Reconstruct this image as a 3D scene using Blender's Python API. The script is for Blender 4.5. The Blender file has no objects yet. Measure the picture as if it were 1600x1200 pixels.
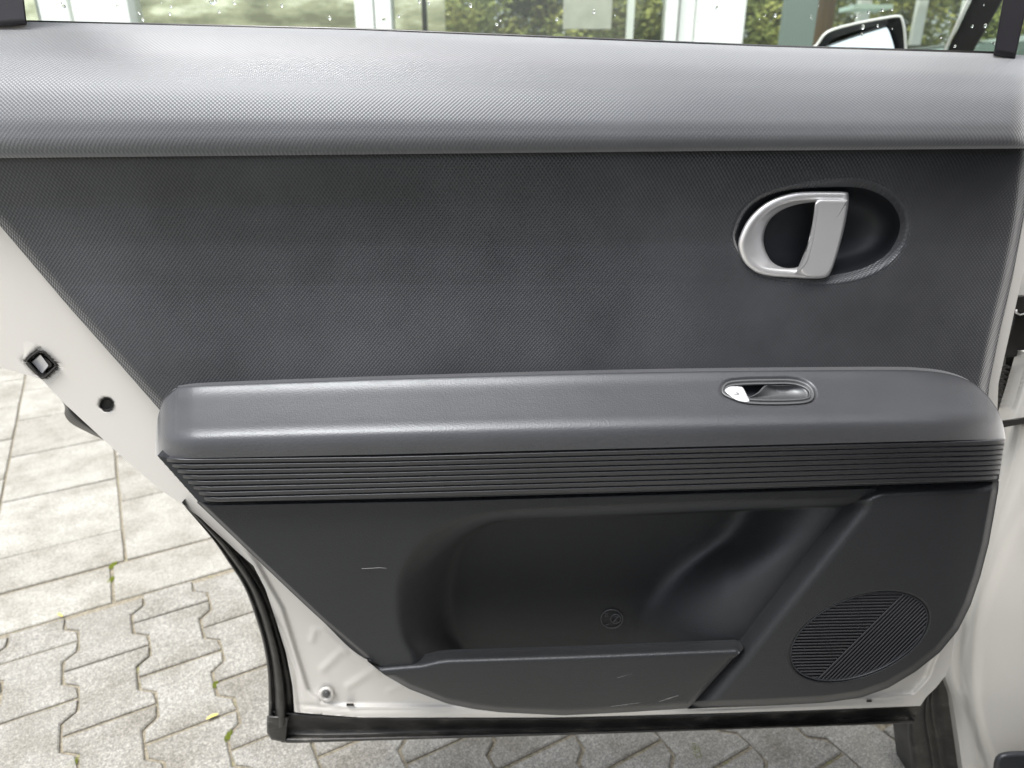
import bpy, bmesh, math, random
import numpy as np
from mathutils import Vector
random.seed(7); rng=np.random.default_rng(7)
S=bpy.context.scene; C=S.collection
# ---------------- camera, sky, sun, exposure ----------------
F=1109.0; PITCH=math.atan(450/F); CP,SP=math.cos(PITCH),math.sin(PITCH); H=1.07
cam_d=bpy.data.cameras.new('camera'); cam=bpy.data.objects.new('camera',cam_d); C.objects.link(cam)
cam.location=(0,0,H); cam.rotation_euler=(math.pi/2-PITCH,0,0)
cam_d.sensor_width=36; cam_d.lens=F/1600*36; cam_d.clip_start=0.02; cam_d.clip_end=600
cam_d.dof.use_dof=True; cam_d.dof.focus_distance=.68; cam_d.dof.aperture_fstop=7.0
S.camera=cam
world=bpy.data.worlds.new('World'); S.world=world; world.use_nodes=True
wn=world.node_tree; wn.nodes.clear()
sky=wn.nodes.new('ShaderNodeTexSky'); sky.sky_type='NISHITA'; sky.sun_disc=False
sky.sun_elevation=math.radians(70); sky.sun_rotation=math.radians(-138); sky.dust_density=4; sky.air_density=1.0
hs=wn.nodes.new('ShaderNodeHueSaturation'); hs.inputs['Saturation'].default_value=.42
bg=wn.nodes.new('ShaderNodeBackground'); bg.inputs['Strength'].default_value=0.085
wo=wn.nodes.new('ShaderNodeOutputWorld')
wn.links.new(sky.outputs[0],hs.inputs['Color']); wn.links.new(hs.outputs[0],bg.inputs['Color']); wn.links.new(bg.outputs[0],wo.inputs[0])
sd=bpy.data.lights.new('sun','SUN'); sd.energy=1.5; sd.angle=math.radians(26); sd.color=(1,.98,.945)
sun=bpy.data.objects.new('sun',sd); C.objects.link(sun)
se,sa=math.radians(70),math.radians(-138)      # azimuth from +Y towards +X
sv=Vector((math.cos(se)*math.sin(sa),math.cos(se)*math.cos(sa),math.sin(se)))
sun.rotation_euler=(-sv).to_track_quat('-Z','Y').to_euler()
S.view_settings.view_transform='Standard'; S.view_settings.look='None'; S.view_settings.gamma=1
S.view_settings.use_curve_mapping=False; S.view_settings.exposure=1.85
S.render.engine='CYCLES'; S.cycles.max_bounces=8; S.cycles.transparent_max_bounces=12

# ---------------- frames and helpers ----------------
PSI=math.radians(2.5); UX,UY=math.cos(PSI),math.sin(PSI); D0=0.70; Z0=0.28
# door frame: x along the door, -y towards the viewer (w = -y), z up; origin at (0,D0,Z0)
def L(px,py,w):
    "point of the door frame seen at photo pixel (px,py), w metres in front of the door plane"
    px=np.asarray(px,float); py=np.asarray(py,float); w=np.asarray(w,float)
    dn=(py-600)*CP+F*SP; fw=F*CP-(py-600)*SP; rx=px-800
    # camera in door frame
    cu=0*UX+(-D0)*UY; cw=D0*UX; cz=H-Z0
    du=rx*UX+fw*UY; dw=rx*UY-fw*UX
    t=(w-cw)/dw
    return np.stack([cu+t*du, -(w+0*t), cz-t*dn],-1)
def obj(name,me,mat,parent=None):
    o=bpy.data.objects.new(name,me); C.objects.link(o)
    if mat is not None and not me.materials: me.materials.append(mat)
    if parent is not None: o.parent=parent
    return o
def empty(name,loc,rz=0,**kw):
    o=bpy.data.objects.new(name,None); C.objects.link(o); o.location=loc; o.rotation_euler=(0,0,rz); o.empty_display_size=.1
    tag(o,**kw); return o
def tag(o,label=None,category=None,group=None,kind=None):
    for k,v in (('label',label),('category',category),('group',group),('kind',kind)):
        if v: o[k]=v
    return o
def mesh(name,verts,faces,smooth=True,skirt=0,sdir=(0,1,0)):
    bm=bmesh.new(); vs=[bm.verts.new(v) for v in verts]
    for f in faces:
        try: bm.faces.new([vs[i] for i in f])
        except ValueError: pass
    bmesh.ops.recalc_face_normals(bm,faces=bm.faces)
    if smooth:
        for f in bm.faces: f.smooth=True
    if skirt:
        be=[e for e in bm.edges if e.is_boundary]
        for e in be: e.smooth=False
        r=bmesh.ops.extrude_edge_only(bm,edges=be)
        nv=[g for g in r['geom'] if isinstance(g,bmesh.types.BMVert)]
        for v in nv: v.co+=Vector(sdir)*skirt
        for g in r['geom']:
            if isinstance(g,bmesh.types.BMFace): g.smooth=smooth
    me=bpy.data.meshes.new(name); bm.to_mesh(me); bm.free(); return me
def grid(name,P,mat,parent,skirt=.012,keep=None,sdir=(0,1,0),closed=False):
    n,m=P.shape[:2]; V=P.reshape(-1,3).tolist(); Fc=[]
    for i in range(n-1):
        for j in range(m-1 if not closed else m):
            k=(j+1)%m
            if keep is not None and not keep[i,j]: continue
            Fc.append((i*m+j,i*m+k,(i+1)*m+k,(i+1)*m+j))
    me=mesh(name,V,Fc,True,skirt,sdir)
    # front faces must look at the viewer (-y)
    s=sum(p.normal.y*p.area for p in me.polygons)
    if s>0: me.flip_normals()
    return obj(name,me,mat,parent)
def ip(pts):
    a=np.array(pts,float); return lambda q: np.interp(q,a[:,0],a[:,1])
def sm(t): t=np.clip(t,0,1); return t*t*(3-2*t)
def sdf(X,Y,poly):
    "signed distance (px), positive inside"
    P=np.array(poly,float); d=np.full(X.shape,1e9); ins=np.zeros(X.shape,bool)
    for i in range(len(P)):
        a,b=P[i],P[(i+1)%len(P)]
        e=b-a; l=max((e**2).sum(),1e-9); t=np.clip(((X-a[0])*e[0]+(Y-a[1])*e[1])/l,0,1)
        d=np.minimum(d,np.hypot(X-a[0]-t*e[0],Y-a[1]-t*e[1]))
        c=((a[1]>Y)!=(b[1]>Y)); 
        with np.errstate(divide='ignore',invalid='ignore'): xx=a[0]+(Y-a[1])*e[0]/(e[1] if e[1] else 1e-9)
        ins^=c&(X<xx)
    return np.where(ins,d,-d)
def blur(A,k0,k1):
    for ax,k in ((0,k0),(1,k1)):
        q=np.hanning(2*k+3); q/=q.sum(); A=np.apply_along_axis(lambda v:np.convolve(np.pad(v,k+1,'edge'),q,'valid'),ax,A)
    return A
def dline(X,Y,pts):
    P=np.array(pts,float); d=np.full(np.shape(X),1e9)
    for a,b in zip(P[:-1],P[1:]):
        e=b-a; t=np.clip(((X-a[0])*e[0]+(Y-a[1])*e[1])/(e**2).sum(),0,1)
        d=np.minimum(d,np.hypot(X-a[0]-t*e[0],Y-a[1]-t*e[1]))
    return d
def spline(pts,n,closed=True):
    "Catmull-Rom through pts, resampled to n evenly spaced points"
    P=np.array(pts,float); N=len(P); out=[]
    rngk=range(N) if closed else range(N-1)
    for i in rngk:
        g=(lambda k:P[k%N]) if closed else (lambda k:P[min(max(k,0),N-1)])
        a,b,c,d=g(i-1),g(i),g(i+1),g(i+2)
        for t in np.linspace(0,1,12,endpoint=False):
            out.append(.5*((2*b)+(-a+c)*t+(2*a-5*b+4*c-d)*t*t+(-a+3*b-3*c+d)*t**3))
    if not closed: out.append(P[-1])
    Q=np.array(out)
    if closed: Q=np.vstack([Q,Q[:1]])
    s=np.r_[0,np.cumsum(np.hypot(*np.diff(Q[:,:2],axis=0).T))]
    u=np.linspace(0,s[-1],n,endpoint=not closed)
    return np.stack([np.interp(u,s,Q[:,k]) for k in range(Q.shape[1])],-1)
def rings(name,ring_list,mat,parent,cap0=False,cap1=True):
    "closed rings of equal count (arrays n x 3 in the door frame), joined one to the next"
    n=len(ring_list[0]); V=[];Fc=[]
    for r in ring_list: V+=np.asarray(r).tolist()
    for i in range(len(ring_list)-1):
        for j in range(n):
            k=(j+1)%n; Fc.append((i*n+j,i*n+k,(i+1)*n+k,(i+1)*n+j))
    if cap1:
        last=np.asarray(ring_list[-1]); last=last*.95+last.mean(0)*.05; k0=len(V); V+=last.tolist(); b0=(len(ring_list)-1)*n
        for j in range(n): Fc.append((b0+j,b0+(j+1)%n,k0+(j+1)%n,k0+j))
        c=last.mean(0).tolist(); V.append(c); b=k0
        for j in range(n): Fc.append((b+j,b+(j+1)%n,len(V)-1))
    if cap0:
        c=np.mean(ring_list[0],0).tolist(); V.append(c)
        for j in range(n): Fc.append((j,(j+1)%n,len(V)-1))
    me=mesh(name,V,Fc); return obj(name,me,mat,parent)
def shrink(poly,d):
    "move a closed contour inwards by d pixels (towards positive side)"
    P=np.array(poly,float); A=.5*np.sum(P[:,0]*np.roll(P[:,1],-1)-np.roll(P[:,0],-1)*P[:,1])
    T=np.roll(P,-1,0)-np.roll(P,1,0); T/=np.maximum(np.hypot(*T.T)[:,None],1e-9)
    N=np.stack([-T[:,1],T[:,0]],-1)*(1 if A>0 else -1)
    return P+N*d
def R(poly,w): return L(poly[:,0],poly[:,1],w)
def box(name,x0,x1,y0,y1,z0,z1,mat,parent=None,bev=0,rot=None):
    bm=bmesh.new(); bmesh.ops.create_cube(bm,size=1)
    for v in bm.verts: v.co=Vector((x0+(v.co.x+.5)*(x1-x0),y0+(v.co.y+.5)*(y1-y0),z0+(v.co.z+.5)*(z1-z0)))
    if bev: bmesh.ops.bevel(bm,geom=bm.edges[:],offset=bev,segments=3,affect='EDGES',profile=.6)
    if bev:
        for f in bm.faces: f.smooth=True
    me=bpy.data.meshes.new(name); bm.to_mesh(me); bm.free(); return obj(name,me,mat,parent)
def tube(name,pts,r,mat,parent=None,seg=8,closed=False,flat=1.0):
    P=[Vector(p) for p in pts]; n=len(P); V=[];Fc=[]
    rr=r if hasattr(r,'__len__') else [r]*n
    for i in range(n):
        a=P[(i-1)%n] if (closed or i) else P[i]; b=P[(i+1)%n] if (closed or i<n-1) else P[i]
        t=(b-a).normalized(); u=t.cross(Vector((0,1,0)))
        if u.length<1e-3: u=t.cross(Vector((0,0,1)))
        u.normalize(); v=t.cross(u)
        for k in range(seg):
            an=2*math.pi*k/seg; V.append(P[i]+u*math.cos(an)*rr[i]+v*math.sin(an)*rr[i]*flat)
    for i in range(n if closed else n-1):
        for k in range(seg):
            a=i*seg+k;b=i*seg+(k+1)%seg; c=((i+1)%n)*seg
            Fc.append((a,b,c+(k+1)%seg,c+k))
    if not closed:
        Fc.append(tuple(range(seg))); Fc.append(tuple((n-1)*seg+k for k in range(seg)))
    return obj(name,mesh(name,V,Fc),mat,parent)

# ---------------- materials ----------------
class M:
    def __init__(s,name,col=(.5,.5,.5),rough=.5,metal=0,ior=1.5,coat=0):
        s.m=bpy.data.materials.new(name); s.m.use_nodes=True; s.t=s.m.node_tree; s.b=s.t.nodes['Principled BSDF']
        s.b.inputs['Base Color'].default_value=(*col,1); s.b.inputs['Roughness'].default_value=rough
        s.b.inputs['Metallic'].default_value=metal; s.b.inputs['IOR'].default_value=ior; s.b.inputs['Coat Weight'].default_value=coat
        s.b.inputs['Coat Roughness'].default_value=.08
    def n(s,ty,**kw):
        x=s.t.nodes.new(ty)
        for k,v in kw.items():
            if k in x.inputs: x.inputs[k].default_value=v
            else: setattr(x,k,v)
        return x
    def l(s,a,b): s.t.links.new(a,b)
    def co(s,scale=(1,1,1)):
        tc=s.n('ShaderNodeTexCoord'); mp=s.n('ShaderNodeMapping'); mp.inputs['Scale'].default_value=scale; s.l(tc.outputs['Object'],mp.inputs[0]); return mp.outputs[0]
    def noise(s,scale,detail=4,rough=.6,vec=None,sc=(1,1,1)):
        x=s.n('ShaderNodeTexNoise'); x.inputs['Scale'].default_value=scale; x.inputs['Detail'].default_value=detail; x.inputs['Roughness'].default_value=rough
        s.l(vec or s.co(sc),x.inputs['Vector']); return x.outputs['Fac']
    def ramp(s,src,stops):
        r=s.n('ShaderNodeValToRGB'); e=r.color_ramp.elements
        while len(e)<len(stops): e.new(.5)
        for i,(p,c) in enumerate(stops):
            e[i].position=p; e[i].color=(*c,1) if len(c)==3 else c
        s.l(src,r.inputs[0]); return r.outputs[0]
    def math(s,op,a,b=None,c=None):
        x=s.n('ShaderNodeMath',operation=op)
        for i,v in enumerate((a,b,c)):
            if v is None: continue
            if isinstance(v,(int,float)): x.inputs[i].default_value=v
            else: s.l(v,x.inputs[i])
        return x.outputs[0]
    def bump(s,h,dist,strength=1,prev=None):
        x=s.n('ShaderNodeBump'); x.inputs['Distance'].default_value=dist; x.inputs['Strength'].default_value=strength; s.l(h,x.inputs['Height'])
        if prev: s.l(prev,x.inputs['Normal'])
        s.l(x.outputs[0],s.b.inputs['Normal']); return x.outputs[0]
    def col(s,src): s.l(src,s.b.inputs['Base Color'])
    def rough(s,src,lo,hi):
        x=s.n('ShaderNodeMapRange'); x.inputs['To Min'].default_value=lo; x.inputs['To Max'].default_value=hi; s.l(src,x.inputs[0]); s.l(x.outputs[0],s.b.inputs['Roughness'])
def weave(name,c0,c1,bd,sheen,ra=.33):
    m=M(name,c0,.40,ior=1.5); m.b.inputs['Specular Tint'].default_value=(.90,.955,1,1)
    m.b.inputs['Sheen Weight'].default_value=sheen; m.b.inputs['Sheen Roughness'].default_value=.45
    tc=m.n('ShaderNodeTexCoord'); sp=m.n('ShaderNodeSeparateXYZ'); m.l(tc.outputs['Object'],sp.inputs[0])
    s_=m.math('ADD',sp.outputs['Z'],m.math('MULTIPLY',sp.outputs['Y'],.8))
    a=m.math('COSINE',m.math('MULTIPLY',sp.outputs['X'],2*math.pi/.0037))
    b=m.math('COSINE',m.math('MULTIPLY',s_,2*math.pi/.0046))
    h=m.math('MULTIPLY',a,b)
    big=m.noise(4,4,.6)
    m.bump(h,bd,.8)
    m.col(m.ramp(big,[(.38,c0),(.62,c1)]))
    m.rough(big,ra,ra+.08)
    return m.m
def plastic(name,c=(.0096,.0101,.0116),rough=.48,grain=.00035,sheen=0,ior=1.48):
    m=M(name,c,rough,ior=ior); m.b.inputs['Sheen Weight'].default_value=sheen; m.b.inputs['Sheen Roughness'].default_value=.4; m.b.inputs['Specular Tint'].default_value=(.90,.95,1,1); v=m.n('ShaderNodeTexVoronoi'); v.inputs['Scale'].default_value=620; m.l(m.co(),v.inputs['Vector'])
    nz=m.noise(900,2); h=m.math('ADD',v.outputs['Distance'],m.math('MULTIPLY',nz,.5))
    m.bump(h,grain,.6)
    big=m.noise(7,4,.6); sc=m.noise(30,5,.7,sc=(1,1,6))
    k=1.0; m.col(m.ramp(big,[(.3,tuple(x*.88 for x in c)),(.7,tuple(x*1.15 for x in c))])); m.rough(sc,rough-.06,rough+.1)
    return m.m
VINYL=weave('embossed_vinyl',(.012,.013,.0155),(.032,.0335,.038),.00028,.40,.34)
BELT=weave('lightened_belt_vinyl',(.050,.0525,.058),(.062,.065,.071),.00014,1.0,.38); PLA=plastic('grained_dark_plastic',sheen=.10); SOFT=plastic('soft_armrest_plastic',(.030,.031,.0345),.38,.00018,.55,1.55)  # belt base colour raised above the panel vinyl to paint in its lit look
SMOOTH=plastic('smooth_black_plastic',(.014,.015,.018),.46,.00005)
RIB=plastic('ribbed_trim_plastic',(.014,.014,.017),.32,.00008,.15,1.55)
def paint(name,c,coat=.8):
    m=M(name,c,.30,coat=coat); d=m.noise(2,3,.5); m.rough(d,.27,.33); return m.m
PAINT=paint('white_body_paint',(.51,.50,.475))
def rubber():
    m=M('black_rubber',(.018,.018,.018),.38); nz=m.noise(45,6,.75,sc=(.5,1,1))
    m.col(m.ramp(nz,[(.45,(.010,.010,.010)),(.60,(.03,.029,.027)),(.72,(.11,.105,.095))])); m.rough(nz,.25,.6); m.bump(nz,.0006,.4); return m.m
RUB=rubber()
def metal(name,c,r):
    m=M(name,c,r,1.0 if r<.1 else .72); nz=m.noise(400,2); m.rough(nz,r-.04,r+.06); m.bump(nz,.00004,.3); return m.m
SATIN=metal('satin_chrome',(.78,.78,.79),.36); SATD=metal('satin_grey_metal',(.11,.115,.12),.50)
BTN=M('silver_button',(.74,.75,.77),.3,.35).m
ICON=M('button_print',(.16,.16,.17),.5).m
SCR=M('scratch_mark',(.22,.22,.22),.6).m
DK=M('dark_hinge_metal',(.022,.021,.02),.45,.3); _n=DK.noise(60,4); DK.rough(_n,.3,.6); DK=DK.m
def glassm(name,tint,refl=.08,dirt=0):
    m=bpy.data.materials.new(name); m.use_nodes=True; t=m.node_tree; t.nodes.clear()
    tr=t.nodes.new('ShaderNodeBsdfTransparent'); tr.inputs[0].default_value=(*tint,1)
    gl=t.nodes.new('ShaderNodeBsdfGlossy'); gl.inputs['Roughness'].default_value=.01; gl.inputs[0].default_value=(1,1,1,1)
    fr=t.nodes.new('ShaderNodeFresnel'); fr.inputs[0].default_value=1.5
    mx=t.nodes.new('ShaderNodeMixShader'); out=t.nodes.new('ShaderNodeOutputMaterial')
    ml=t.nodes.new('ShaderNodeMath'); ml.operation='MULTIPLY'; ml.inputs[1].default_value=refl/.04; t.links.new(fr.outputs[0],ml.inputs[0])
    t.links.new(ml.outputs[0],mx.inputs[0]); t.links.new(tr.outputs[0],mx.inputs[1]); t.links.new(gl.outputs[0],mx.inputs[2]); t.links.new(mx.outputs[0],out.inputs[0]); return m
GLASS=glassm('side_window_glass',(.86,.93,.88),.04)
BGLASS=glassm('shop_window_glass',(.95,.97,.94),.035)
DROP=M('rain_water',(1,1,1),.02,ior=1.33); DROP.b.inputs['Transmission Weight'].default_value=1; DROP=DROP.m

# ---------------- ground ----------------
def stone(name,c0,c1,c2,scale=1.0):
    m=M(name,c1,.85); oi=m.n('ShaderNodeObjectInfo')
    tc=m.n('ShaderNodeTexCoord'); va=m.n('ShaderNodeVectorMath',operation='ADD'); m.l(tc.outputs['Object'],va.inputs[0])
    m.l(oi.outputs['Location'],va.inputs[1])
    g=m.noise(330*scale,3,.7,vec=va.outputs[0]); b=m.noise(9,5,.65,vec=va.outputs[0])
    g2=m.noise(140*scale,4,.75,vec=va.outputs[0]); g=m.math('ADD',m.math('MULTIPLY',g,.6),m.math('MULTIPLY',g2,.4))
    cr=m.ramp(g,[(.38,c0),(.5,c1),(.62,c2)])
    mx=m.n('ShaderNodeMix',data_type='RGBA',blend_type='MULTIPLY'); mx.inputs[0].default_value=1
    m.l(cr,mx.inputs[6]); m.l(m.ramp(b,[(.32,(.66,.64,.60)),(.6,(1,1,1))]),mx.inputs[7])
    mx2=m.n('ShaderNodeMix',data_type='RGBA',blend_type='MULTIPLY'); mx2.inputs[0].default_value=1
    m.l(mx.outputs[2],mx2.inputs[6]); m.l(m.ramp(oi.outputs['Random'],[(0,(.88,.87,.86)),(1,(1.0,1.0,1.0))]),mx2.inputs[7])
    m.col(mx2.outputs[2]); m.bump(g,.0015,.5); return m.m
SLAB=stone('pale_concrete_slab',(.20,.197,.178),(.305,.30,.272),(.41,.402,.37),.8)
PAV=stone('grey_concrete_paver',(.13,.128,.116),(.235,.230,.210),(.40,.392,.36))
def soil():
    m=M('joint_sand_and_moss',(.15,.13,.09),.95); a=m.noise(14,5,.7); b=m.noise(150,4,.7)
    mx=m.n('ShaderNodeMix',data_type='RGBA'); m.l(m.ramp(a,[(.60,(0,0,0)),(.70,(.8,.8,.8))]),mx.inputs[0])
    m.l(m.ramp(b,[(.35,(.13,.115,.085)),(.65,(.29,.26,.195))]),mx.inputs[6]); m.l(m.ramp(b,[(.35,(.10,.12,.02)),(.65,(.22,.24,.04))]),mx.inputs[7])
    m.col(mx.outputs[2]); m.bump(b,.004,.8); return m.m
SOIL=soil()
me=bpy.data.meshes.new('ground'); me.from_pydata([(-150,-150,-.006),(150,-150,-.006),(150,150,-.006),(-150,150,-.006)],[],[(0,1,2,3)])
gnd=obj('ground',me,SOIL); gnd['kind']='structure'
YAW=math.radians(29.38); AX=(-math.sin(YAW),math.cos(YAW)); BX=(math.cos(YAW),math.sin(YAW))
def g2w(a,b): return (a*AX[0]+b*BX[0],a*AX[1]+b*BX[1])
def project(x,y,z):
    d=(z-H); yc=y*CP-d*SP   # depth along view
    up=y*SP+d*CP
    return 800+F*x/yc if yc>.02 else 1e9, 600-F*up/yc if yc>.02 else 1e9
def seen_region(x,y):
    u,v=project(x,y,0)
    if not(-70<u<1640 and v<1330): return False
    return (u<470) or v>1085
class Stones:
    cache={}
    @classmethod
    def put(cls,key,outline,a,b,mat,name,h=.0,gap=0):
        if key not in cls.cache:
            P=np.array(outline); bm=bmesh.new()
            lo=[bm.verts.new((p[0],p[1],-.012)) for p in P]; mi=[bm.verts.new((p[0],p[1],-.0025)) for p in P]
            Q=shrink(P,.0028); hi=[bm.verts.new((q[0],q[1],0)) for q in Q]
            n=len(P)
            for X,Y in ((lo,mi),(mi,hi)):
                for i in range(n): bm.faces.new((X[i],X[(i+1)%n],Y[(i+1)%n],Y[i]))
            bm.faces.new(hi); bmesh.ops.recalc_face_normals(bm,faces=bm.faces)
            m=bpy.data.meshes.new(name); bm.to_mesh(m); bm.free(); m.materials.append(mat); cls.cache[key]=m
        o=bpy.data.objects.new(name,cls.cache[key]); C.objects.link(o); o.parent=gnd
        x,y=g2w(a,b); o.location=(x,y,random.uniform(-.0012,.0012)); o.rotation_euler=(random.uniform(-.006,.006),random.uniform(-.006,.006),YAW+random.uniform(-.006,.006))
def rect(wb,wa,g=.005): # in local frame x=b, y=a, centre origin; slightly uneven sides
    x,y=wb/2-g,wa/2-g; k=.0012
    return [(-x,-y),(0,-y-k),(x,-y),(x+k,0),(x,y),(0,y+k*.5),(-x,y),(-x-k*.6,0)]
# big pale slabs: rows of .315 in a, columns .296 in b, every other column shifted
cnt=0
far=[]
cols_b0=-.412
for ci in range(-14,12):
    b0=cols_b0+ci*.296; off=1.913 if ci%2==0 else 1.77+0*.315
    if ci%2: off=1.755
    for r in range(0,24):
        a0=off+r*.315
        if a0+.315>8: continue
        ac,bc=a0+.1575,b0+.148
        x,y=g2w(ac,bc)
        u,v=project(x,y,0)
        if -90<u<420 and v>480: Stones.put('slab',rect(.296,.315,.0035),ac,bc,SLAB,'paving_slab'); cnt+=1
        else: far.append((ac,bc,.296/2-.0035,.315/2-.0035))
    if ci%2==0:
        ac,bc=1.755+.079,b0+.148; x,y=g2w(ac,bc); u,v=project(x,y,0)
        if -90<u<430: Stones.put('half',rect(.296,.158,.0035),ac,bc,SLAB,'paving_slab'); cnt+=1
        else: far.append((ac,bc,.144,.0755))
# border course
for ci in range(-14,14):
    bc=-.148+.15+ci*.30; ac=1.672; x,y=g2w(ac,bc); u,v=project(x,y,0)
    if -120<u<480: Stones.put('border',rect(.30,.160,.004),ac,bc,SLAB,'border_stone'); cnt+=1
    else: far.append((ac,bc,.146,.076))
# bone-shaped pavers below the border course
PA,PB=.1785,.1305; am=.0125
def bone(g=.0036):
    hw=PB/2; ya=PA/2
    # wide at the ends (a=+-PA/2), narrow at the middle
    R_=[(hw+am,-ya),(hw+am,-.0546),(hw-am,-.0346),(hw-am,.0346),(hw+am,.0546),(hw+am,ya)]
    P=R_+[(-x,y) for x,y in reversed(R_)]
    P=[(x,max(-ya+.0,min(ya,y))) for x,y in P]
    return [tuple(q) for q in shrink(np.array(P),g)]
BN=bone()
for ci in range(-14,22):
    bc=-.231+PB/2+ci*PB
    for r in range(-3,12):
        a_line=1.402-r*PA-(0 if ci%2==0 else -.5*PA+.0)   # upper joint of the stone
        ac=a_line-PA/2
        if a_line>1.59+.01: continue
        x,y=g2w(ac,bc)
        if seen_region(x,y): Stones.put('bone',BN,ac,bc,PAV,'paving_stone'); cnt+=1
        else: far.append((ac,bc,PB/2-.004,PA/2-.003))
    # stones cut at the border course
    top=1.402+(0 if ci%2==0 else .5*PA)
    while top+PA<1.585: top+=PA
    rem=1.588-top
    if rem>.02:
        ac=top+rem/2; x,y=g2w(ac,bc)
        if seen_region(x,y):
            key='cut%d'%(ci%2)
            if ci%2==0:
                hw=PB/2; P=[(-hw-am,-rem/2),(hw+am,-rem/2),(hw+am,-rem/2+.0346),(hw-am,-rem/2+.0546),(hw-am,-rem/2+.1239),(hw+am,-rem/2+.1439),(hw+am,rem/2)]
                P=P[:2]+P[2:]+[(-hw-am,rem/2),(-hw-am,-rem/2+.1439),(-hw+am,-rem/2+.1239),(-hw+am,-rem/2+.0546),(-hw-am,-rem/2+.0346)]
            else:
                hw=PB/2; P=[(-hw-am,-rem/2),(hw+am,-rem/2),(hw+am,-rem/2+.0346),(hw-am,-rem/2+.0546),(hw-am,rem/2),(-hw+am,rem/2),(-hw+am,-rem/2+.0546),(-hw-am,-rem/2+.0346)]
            Stones.put(key,[tuple(q) for q in shrink(np.array(P),.0032)],ac,bc,PAV,'paving_stone'); cnt+=1
V=[];Fc=[]
for a,b,hb,ha in far:
    i=len(V)
    for sb,sa_ in ((-1,-1),(1,-1),(1,1),(-1,1)):
        x,y=g2w(a+sa_*ha,b+sb*hb); V.append((x,y,-.001))
    Fc.append((i,i+1,i+2,i+3))
me=bpy.data.meshes.new('far_paving'); me.from_pydata(V,[],Fc)
fo=obj('far_paving',me,SLAB,gnd); fo['kind']='stuff'
LEAFY=M('yellow_leaf',(.62,.52,.12),.6).m
def leaf(u,v,s,rot,label):
    dn=(v-600)*CP+F*SP; fw=F*CP-(v-600)*SP; x,y=H*(u-800)/dn,H*fw/dn
    Vv=[(-1,0,0),(-.5,.22,.15),(.1,.3,.2),(.7,.15,.1),(1,0,.02),(.6,-.2,.12),(0,-.28,.22),(-.6,-.2,.12),(0,0,.05)]
    me=bpy.data.meshes.new('fallen_leaf'); me.from_pydata([(a*s,b*s,c*s) for a,b,c in Vv],[],[(i,(i+1)%8,8) for i in range(8)])
    o=obj('fallen_leaf',me,LEAFY); o.location=(x,y,.002); o.rotation_euler=(0,0,rot); tag(o,label,'leaf')
leaf(94,962,.011,2.6,'small yellow fallen leaf lying on the wide border joint at left')
leaf(332,1121,.012,.6,'small yellow fallen leaf in a joint just left of the door corner')
# moss tufts growing in joints
def moss(name,u,v,n,rad,label):
    dn=(v-600)*CP+F*SP; fw=F*CP-(v-600)*SP; x,y=H*(u-800)/dn,H*fw/dn
    V=[];Fc=[]
    for i in range(n):
        a=random.uniform(0,6.28); r=rad*random.random()**.6; cx,cy=r*math.cos(a)*.5,r*math.sin(a)*1.1; s=random.uniform(.001,.0022)
        i0=len(V)
        for k in range(3):
            t=a+k*2.1; V.append((cx+s*math.cos(t),cy+s*math.sin(t),0))
        V.append((cx+random.uniform(-.001,.001),cy,random.uniform(.002,.005)))
        Fc+=[(i0,i0+1,i0+3),(i0+1,i0+2,i0+3),(i0+2,i0,i0+3)]
    me=bpy.data.meshes.new(name); me.from_pydata(V,[],Fc); o=obj(name,me,MOSS); o.location=(x,y,-.003); tag(o,label,'moss',kind='stuff')
MOSS=M('moss_green',(.20,.24,.03),.9).m
moss('moss',176,882,160,.014,'green moss in the joint corner between the pale border stones')
moss('moss',173,905,90,.012,'thin line of moss down the border stone joint')
moss('moss',112,1194,120,.013,'green moss in the zigzag joint at the bottom left edge')
moss('moss',1088,1172,160,.016,'green moss tuft in the joint below the middle of the door')
moss('moss',336,1068,60,.01,'moss speck in the zigzag joint left of the door seal')
moss('moss',357,1148,70,.012,'moss patch in the zigzag joint left of the door corner')

def ips(pts,n=400):
    P=spline(pts,n,False); P[:,0]=np.maximum.accumulate(P[:,0]); return ip(P)
# ---------------- car door ----------------
door=empty('car',(0,D0,Z0),PSI,label='white car with its rear door open, dark grey door trim and armrest facing the camera',category='car')
# --- white inner shell
Ledge=ip([(180,-160),(530,-160),(592,64),(630,100),(722,200),(765,250),(791,288),(808,312),(826,331),(850,358),(865,374),(884,396),(921,415),(975,433),(1020,447),(1071,457),(1112,460),(1121,464),(1124,520)])
Redge=ip([(180,1640),(330,1620),(600,1560),(760,1554),(850,1530),(975,1494),(1030,1486),(1055,1478),(1075,1462),(1088,1448),(1103,1438),(1112,1200),(1124,760)])
ys=np.r_[np.linspace(180,520,20,endpoint=False),np.linspace(520,1124,230)]
L_=Ledge(ys);R_=Redge(ys)
s=np.r_[np.linspace(0,.42,190,endpoint=False),np.linspace(.42,.85,30,endpoint=False),np.linspace(.85,1,60)]
X=L_[:,None]+(R_-L_)[:,None]*s[None]; Y=np.repeat(ys[:,None],len(s),1)
BOT=ip([(380,1090),(452,1112),(560,1121),(900,1121),(1130,1119),(1436,1103),(1500,1100)])
kk=sm((Y-1060)/50); lim=BOT(X); Y=np.where(Y>lim,lim,Y)
W=np.full(X.shape,-.018)
# raised outer flange, stepped pan inside it
pan=[(-200,-200),(1700,-200),(1600,500),(1545,760),(1500,930),(1450,1060),(1428,1084),(1300,1096),(900,1108),(520,1103),(500,1098),(480,1078),(468,1040),(440,950),(400,880),(330,790),(60,520),(-200,480)]
W-=.006*sm(sdf(X,Y,pan)/9+.3)*sm((Y-830)/60)
fl=dline(X,Y,[(345,850),(392,905),(440,985),(462,1050),(470,1112)]); W-=.0025*np.exp(-(fl/4)**2)
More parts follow.
